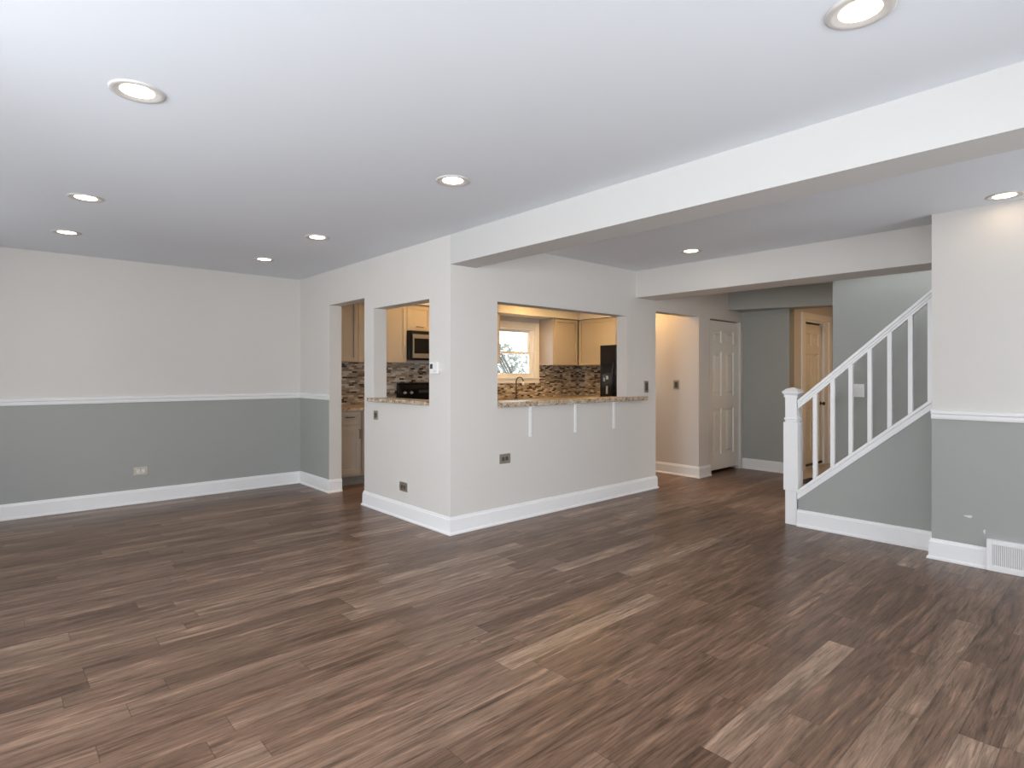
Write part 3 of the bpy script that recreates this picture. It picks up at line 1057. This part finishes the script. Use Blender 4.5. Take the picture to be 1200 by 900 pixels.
# microwave
def microwave():
    x0, x1, z0, z1, yf = 4.05, 4.80, 1.485, 1.868, 6.46
    t = thing('microwave_oven', 'black over-range microwave with stainless steel door under the short cabinet', 'microwave', (4.425, YL, z0))
    box('body', (x0, x1, yf, YL - 0.009, z0, z1), 'black', t, bevel=0.004)
    bm = bmesh.new()
    dx1 = x1 - 0.19
    a, b = x0 + 0.035, dx1
    bx(bm, a, b, yf - 0.022, yf - 0.001, z0 + 0.025, z0 + 0.085)
    bx(bm, a, b, yf - 0.022, yf - 0.001, z1 - 0.10, z1 - 0.045)
    bx(bm, a, a + 0.02, yf - 0.022, yf - 0.001, z0 + 0.085, z1 - 0.10)
    bx(bm, b - 0.05, b, yf - 0.022, yf - 0.001, z0 + 0.085, z1 - 0.10)
    d = obj('door', bm, 'steel', t, bevel=0.003)
    box('door_window', (a + 0.02, b - 0.05, yf - 0.016, yf - 0.001, z0 + 0.085, z1 - 0.10), 'glassblack', d)
    bm = bmesh.new()
    tube(bm, [(b - 0.025, yf - 0.022, z0 + 0.06), (b - 0.025, yf - 0.055, z0 + 0.08), (b - 0.025, yf - 0.055, z1 - 0.10), (b - 0.025, yf - 0.022, z1 - 0.08)], 0.008)
    obj('handle', bm, 'steel', d)
    cp = box('control_panel', (dx1 + 0.004, x1 - 0.004, yf - 0.020, yf - 0.001, z0 + 0.025, z1 - 0.045), 'black', t, bevel=0.002)
    box('display', (dx1 + 0.03, x1 - 0.03, yf - 0.0215, yf - 0.020, z1 - 0.10, z1 - 0.07), 'screen', cp)
    bm = bmesh.new()
    for k in range(4):
        for j in range(3):
            xx = dx1 + 0.035 + j * 0.042
            zz = z0 + 0.05 + k * 0.042
            bx(bm, xx, xx + 0.03, yf - 0.0215, yf - 0.020, zz, zz + 0.025)
    obj('buttons', bm, 'screen', cp)
    bm = bmesh.new()
    for k in range(5):
        bx(bm, x0 + 0.02, x1 - 0.02, yf - 0.008, yf - 0.001, z1 - 0.038 + k * 0.007, z1 - 0.035 + k * 0.007)
    obj('vent_slats', bm, 'dark', t)


microwave()


def kitchen_range():
    x0, x1, yf = 4.07, 4.82, 6.20
    t = thing('kitchen_range', 'black electric range with tall backguard seen through the small pass-through', 'stove', (4.445, 6.5, 0))
    box('body', (x0, x1, yf + 0.04, YL - 0.02, 0.03, 0.895), 'black', t, bevel=0.004)
    ct = box('cooktop', (x0 - 0.005, x1 + 0.005, yf, YL - 0.12, 0.895, 0.918), 'glassblack', t, bevel=0.005)
    for bxx, byy, r in ((4.25, 6.36, 0.10), (4.64, 6.36, 0.08), (4.25, 6.60, 0.08), (4.64, 6.60, 0.10)):
        bm = bmesh.new()
        lathe(bm, [(r, 0.9185), (r, 0.9195), (r - 0.012, 0.9195), (r - 0.012, 0.9185)], (bxx, byy, 0), 32)
        obj('burner_ring', bm, 'screen', ct)
    bm = bmesh.new()
    prism(bm, [(YL - 0.125, 0.915), (YL - 0.115, 1.10), (YL - 0.09, 1.165), (YL - 0.06, 1.185), (YL - 0.025, 1.185), (YL - 0.02, 0.915)], 0, x0, x1)
    bg_ = obj('backguard', bm, 'black', t, bevel=0.006)
    box('clock_display', (4.36, 4.53, YL - 0.124, YL - 0.112, 1.045, 1.085), 'screen', bg_, bevel=0.002)
    for kx in (4.14, 4.24, 4.65, 4.75):
        bm = bmesh.new()
        lathe(bm, [(0.0, -0.03), (0.018, -0.028), (0.022, -0.012), (0.026, 0.0)], (kx, YL - 0.119, 1.05), 20, axis='y')
        obj('knob', bm, 'screen' if kx > 4.3 else 'steel', bg_, smooth=True)
    d = box('oven_door', (x0 + 0.005, x1 - 0.005, yf, yf + 0.038, 0.24, 0.88), 'black', t, bevel=0.005)
    box('oven_window', (x0 + 0.12, x1 - 0.12, yf - 0.003, yf, 0.40, 0.68), 'glassblack', d)
    bm = bmesh.new()
    tube(bm, [(x0 + 0.06, yf, 0.80), (x0 + 0.06, yf - 0.045, 0.80), (x1 - 0.06, yf - 0.045, 0.80), (x1 - 0.06, yf, 0.80)], 0.011)
    obj('handle', bm, 'steel', d)
    box('storage_drawer', (x0 + 0.005, x1 - 0.005, yf + 0.005, yf + 0.038, 0.05, 0.23), 'black', t, bevel=0.004)
    for fx in (x0 + 0.05, x1 - 0.05):
        for fy in (yf + 0.1, YL - 0.1):
            bm = bmesh.new()
            lathe(bm, [(0.015, 0), (0.015, 0.03)], (fx, fy, 0), 12)
            obj('foot', bm, 'dark', t)


kitchen_range()


def refrigerator():
    y0, y1, xf, z1 = 4.83, 5.725, 7.00, 1.745
    t = thing('refrigerator', 'tall glossy black side-by-side refrigerator at the right of the pass-through', 'refrigerator', (7.35, 5.28, 0))
    box('body', (xf + 0.07, 7.74, y0, y1, 0.02, z1 - 0.01), 'black', t, bevel=0.006)
    ys_ = 5.40
    a = box('freezer_door', (xf, xf + 0.065, ys_ + 0.003, y1, 0.08, z1), 'black', t, bevel=0.012)
    b = box('door', (xf, xf + 0.065, y0, ys_ - 0.003, 0.08, z1), 'black', t, bevel=0.012)
    for p, yy in ((a, ys_ + 0.035), (b, ys_ - 0.035)):
        bm = bmesh.new()
        tube(bm, [(xf, yy, 0.75), (xf - 0.045, yy, 0.82), (xf - 0.058, yy, 1.15), (xf - 0.045, yy, 1.45), (xf, yy, 1.52)], 0.012)
        obj('handle', bm, 'black', p)
    dsp = box('dispenser', (xf - 0.006, xf + 0.001, 5.50, 5.68, 0.95, 1.32), 'glassblack', a, bevel=0.003)
    bm = bmesh.new()
    bx(bm, xf - 0.009, xf - 0.006, 5.555, 5.60, 1.22, 1.275)
    bx(bm, xf - 0.009, xf - 0.006, 5.62, 5.65, 1.19, 1.25)
    bx(bm, xf - 0.009, xf - 0.006, 5.565, 5.60, 1.00, 1.12)
    obj('dispenser_controls', bm, 'steel', a)
    box('kick_grille', (xf + 0.03, xf + 0.069, y0 + 0.01, y1 - 0.01, 0.0, 0.075), 'dark', t)


refrigerator()

# faucet under the window
t = thing('kitchen_faucet', 'tall gooseneck faucet with spout glint painted as a pale tip below the kitchen window', 'faucet', (6.18, 6.74, 0.912))
bm = bmesh.new()
lathe(bm, [(0.028, 0.912), (0.028, 0.925), (0.016, 0.94)], (6.18, 6.74, 0), 20)
obj('base', bm, 'bronze', t, smooth=True)
bm = bmesh.new()
pts = [(6.18, 6.74, 0.93), (6.18, 6.74, 1.17)]
for i in range(9):
    a = math.pi * i / 8
    pts.append((6.18, 6.74 - 0.08 + 0.08 * math.cos(a), 1.18 + 0.075 * math.sin(a)))
tube(bm, pts, 0.009, 10)
obj('spout', bm, 'bronze', t)
bm = bmesh.new()
lathe(bm, [(0.012, 1.185), (0.021, 1.18), (0.022, 1.14), (0.014, 1.12)], (6.18, 6.58, 0), 20)
obj('spout_glint', bm, 'whiteplastic', t, smooth=True)  # white tip stands in for the glint on the spout
bm = bmesh.new()
tube(bm, [(6.20, 6.74, 0.96), (6.27, 6.74, 0.99)], 0.006)
obj('lever', bm, 'bronze', t)
t = thing('kitchen_sink', 'steel sink basin set in the counter below the kitchen window', 'sink', (6.18, 6.5, 0.912))
bm = bmesh.new()
bx(bm, 5.83, 6.53, 6.30, 6.33, 0.9125, 0.917)
bx(bm, 5.83, 6.53, 6.66, 6.69, 0.9125, 0.917)
bx(bm, 5.83, 5.86, 6.33, 6.66, 0.9125, 0.917)
bx(bm, 6.50, 6.53, 6.33, 6.66, 0.9125, 0.917)
obj('rim', bm, 'steel', t, bevel=0.002)
box('basin', (5.86, 6.50, 6.33, 6.66, 0.9125, 0.9145), 'toe', t)

# ================================================================= OUTDOORS (seen through the kitchen window)
o = struct('ground', [(-2, 16, 7.3, 26, -0.35, -0.3)], 'snow')
del o['kind']
tag(o, 'pale snowy ground outside the kitchen window', 'ground', kind='stuff')


def bare_tree(loc, label, seed, s=1.0):
    rnd = random.Random(seed)
    t = thing('bare_tree', label, 'tree', loc, 'bare trees outside the window')
    bmt, bmb = bmesh.new(), bmesh.new()
    def grow(p, d, L, r, lev):
        pts, rs = [p], [r]
        q = p
        for i in range(4):
            d = (d + Vector((rnd.uniform(-.22, .22), rnd.uniform(-.22, .22), rnd.uniform(-.05, .18)))).normalized()
            q = q + d * L / 4
            pts.append(q)
            rs.append(r * (1 - 0.14 * (i + 1)))
        tube(bmt if lev == 0 else bmb, pts, rs, 6)
        if lev < 4:
            for k in range(3 if lev else 8):
                i = rnd.randint(1, 4)
                nd = (d + Vector((rnd.uniform(-1, 1), rnd.uniform(-1, 1), rnd.uniform(-.1, .7)))).normalized()
                grow(pts[i], nd, L * 0.66, rs[i] * 0.6, lev + 1)
    grow(Vector(loc), Vector((0, 0, 1)), 2.4 * s, 0.05 * s, 0)
    obj('trunk', bmt, 'bark', t)
    obj('branches', bmb, 'bark', t)


bare_tree((10.45, 11.2, -0.29), 'bare grey tree with thin branches in the upper pane of the kitchen window', 3)
for i, (x, y, r, h, lab) in enumerate(((11.0, 13.2, 0.95, 2.1, 'pale evergreen bush low in the kitchen window, left'),
                                        (12.6, 14.4, 1.05, 2.35, 'pale evergreen bush low in the kitchen window, centre'),
                                        (14.6, 15.6, 1.1, 2.2, 'pale evergreen bush low in the kitchen window, right'))):
    bm = bmesh.new()
    rnd = random.Random(50 + i)
    for k in range(300):
        a = rnd.uniform(0, 2 * math.pi)
        hh = rnd.random() ** 0.8
        rr = r * math.sqrt(max(0.02, 1 - hh ** 2)) * rnd.uniform(0.6, 1.0)
        c = Vector((x + rr * math.cos(a), y + rr * math.sin(a), -0.09 + hh * h))
        s = rnd.uniform(0.06, 0.15)
        vs = [bm.verts.new(c + Vector((rnd.uniform(-1, 1), rnd.uniform(-1, 1), rnd.uniform(-1, 1))) * s) for _ in range(4)]
        for q in ((0, 1, 2), (0, 2, 3), (0, 3, 1), (1, 3, 2)):
            bm.faces.new([vs[j] for j in q])
    tag(obj('evergreen_bush', bm, 'foliage', origin=(x, y, -0.3)), lab, 'bush', 'bushes outside the window')
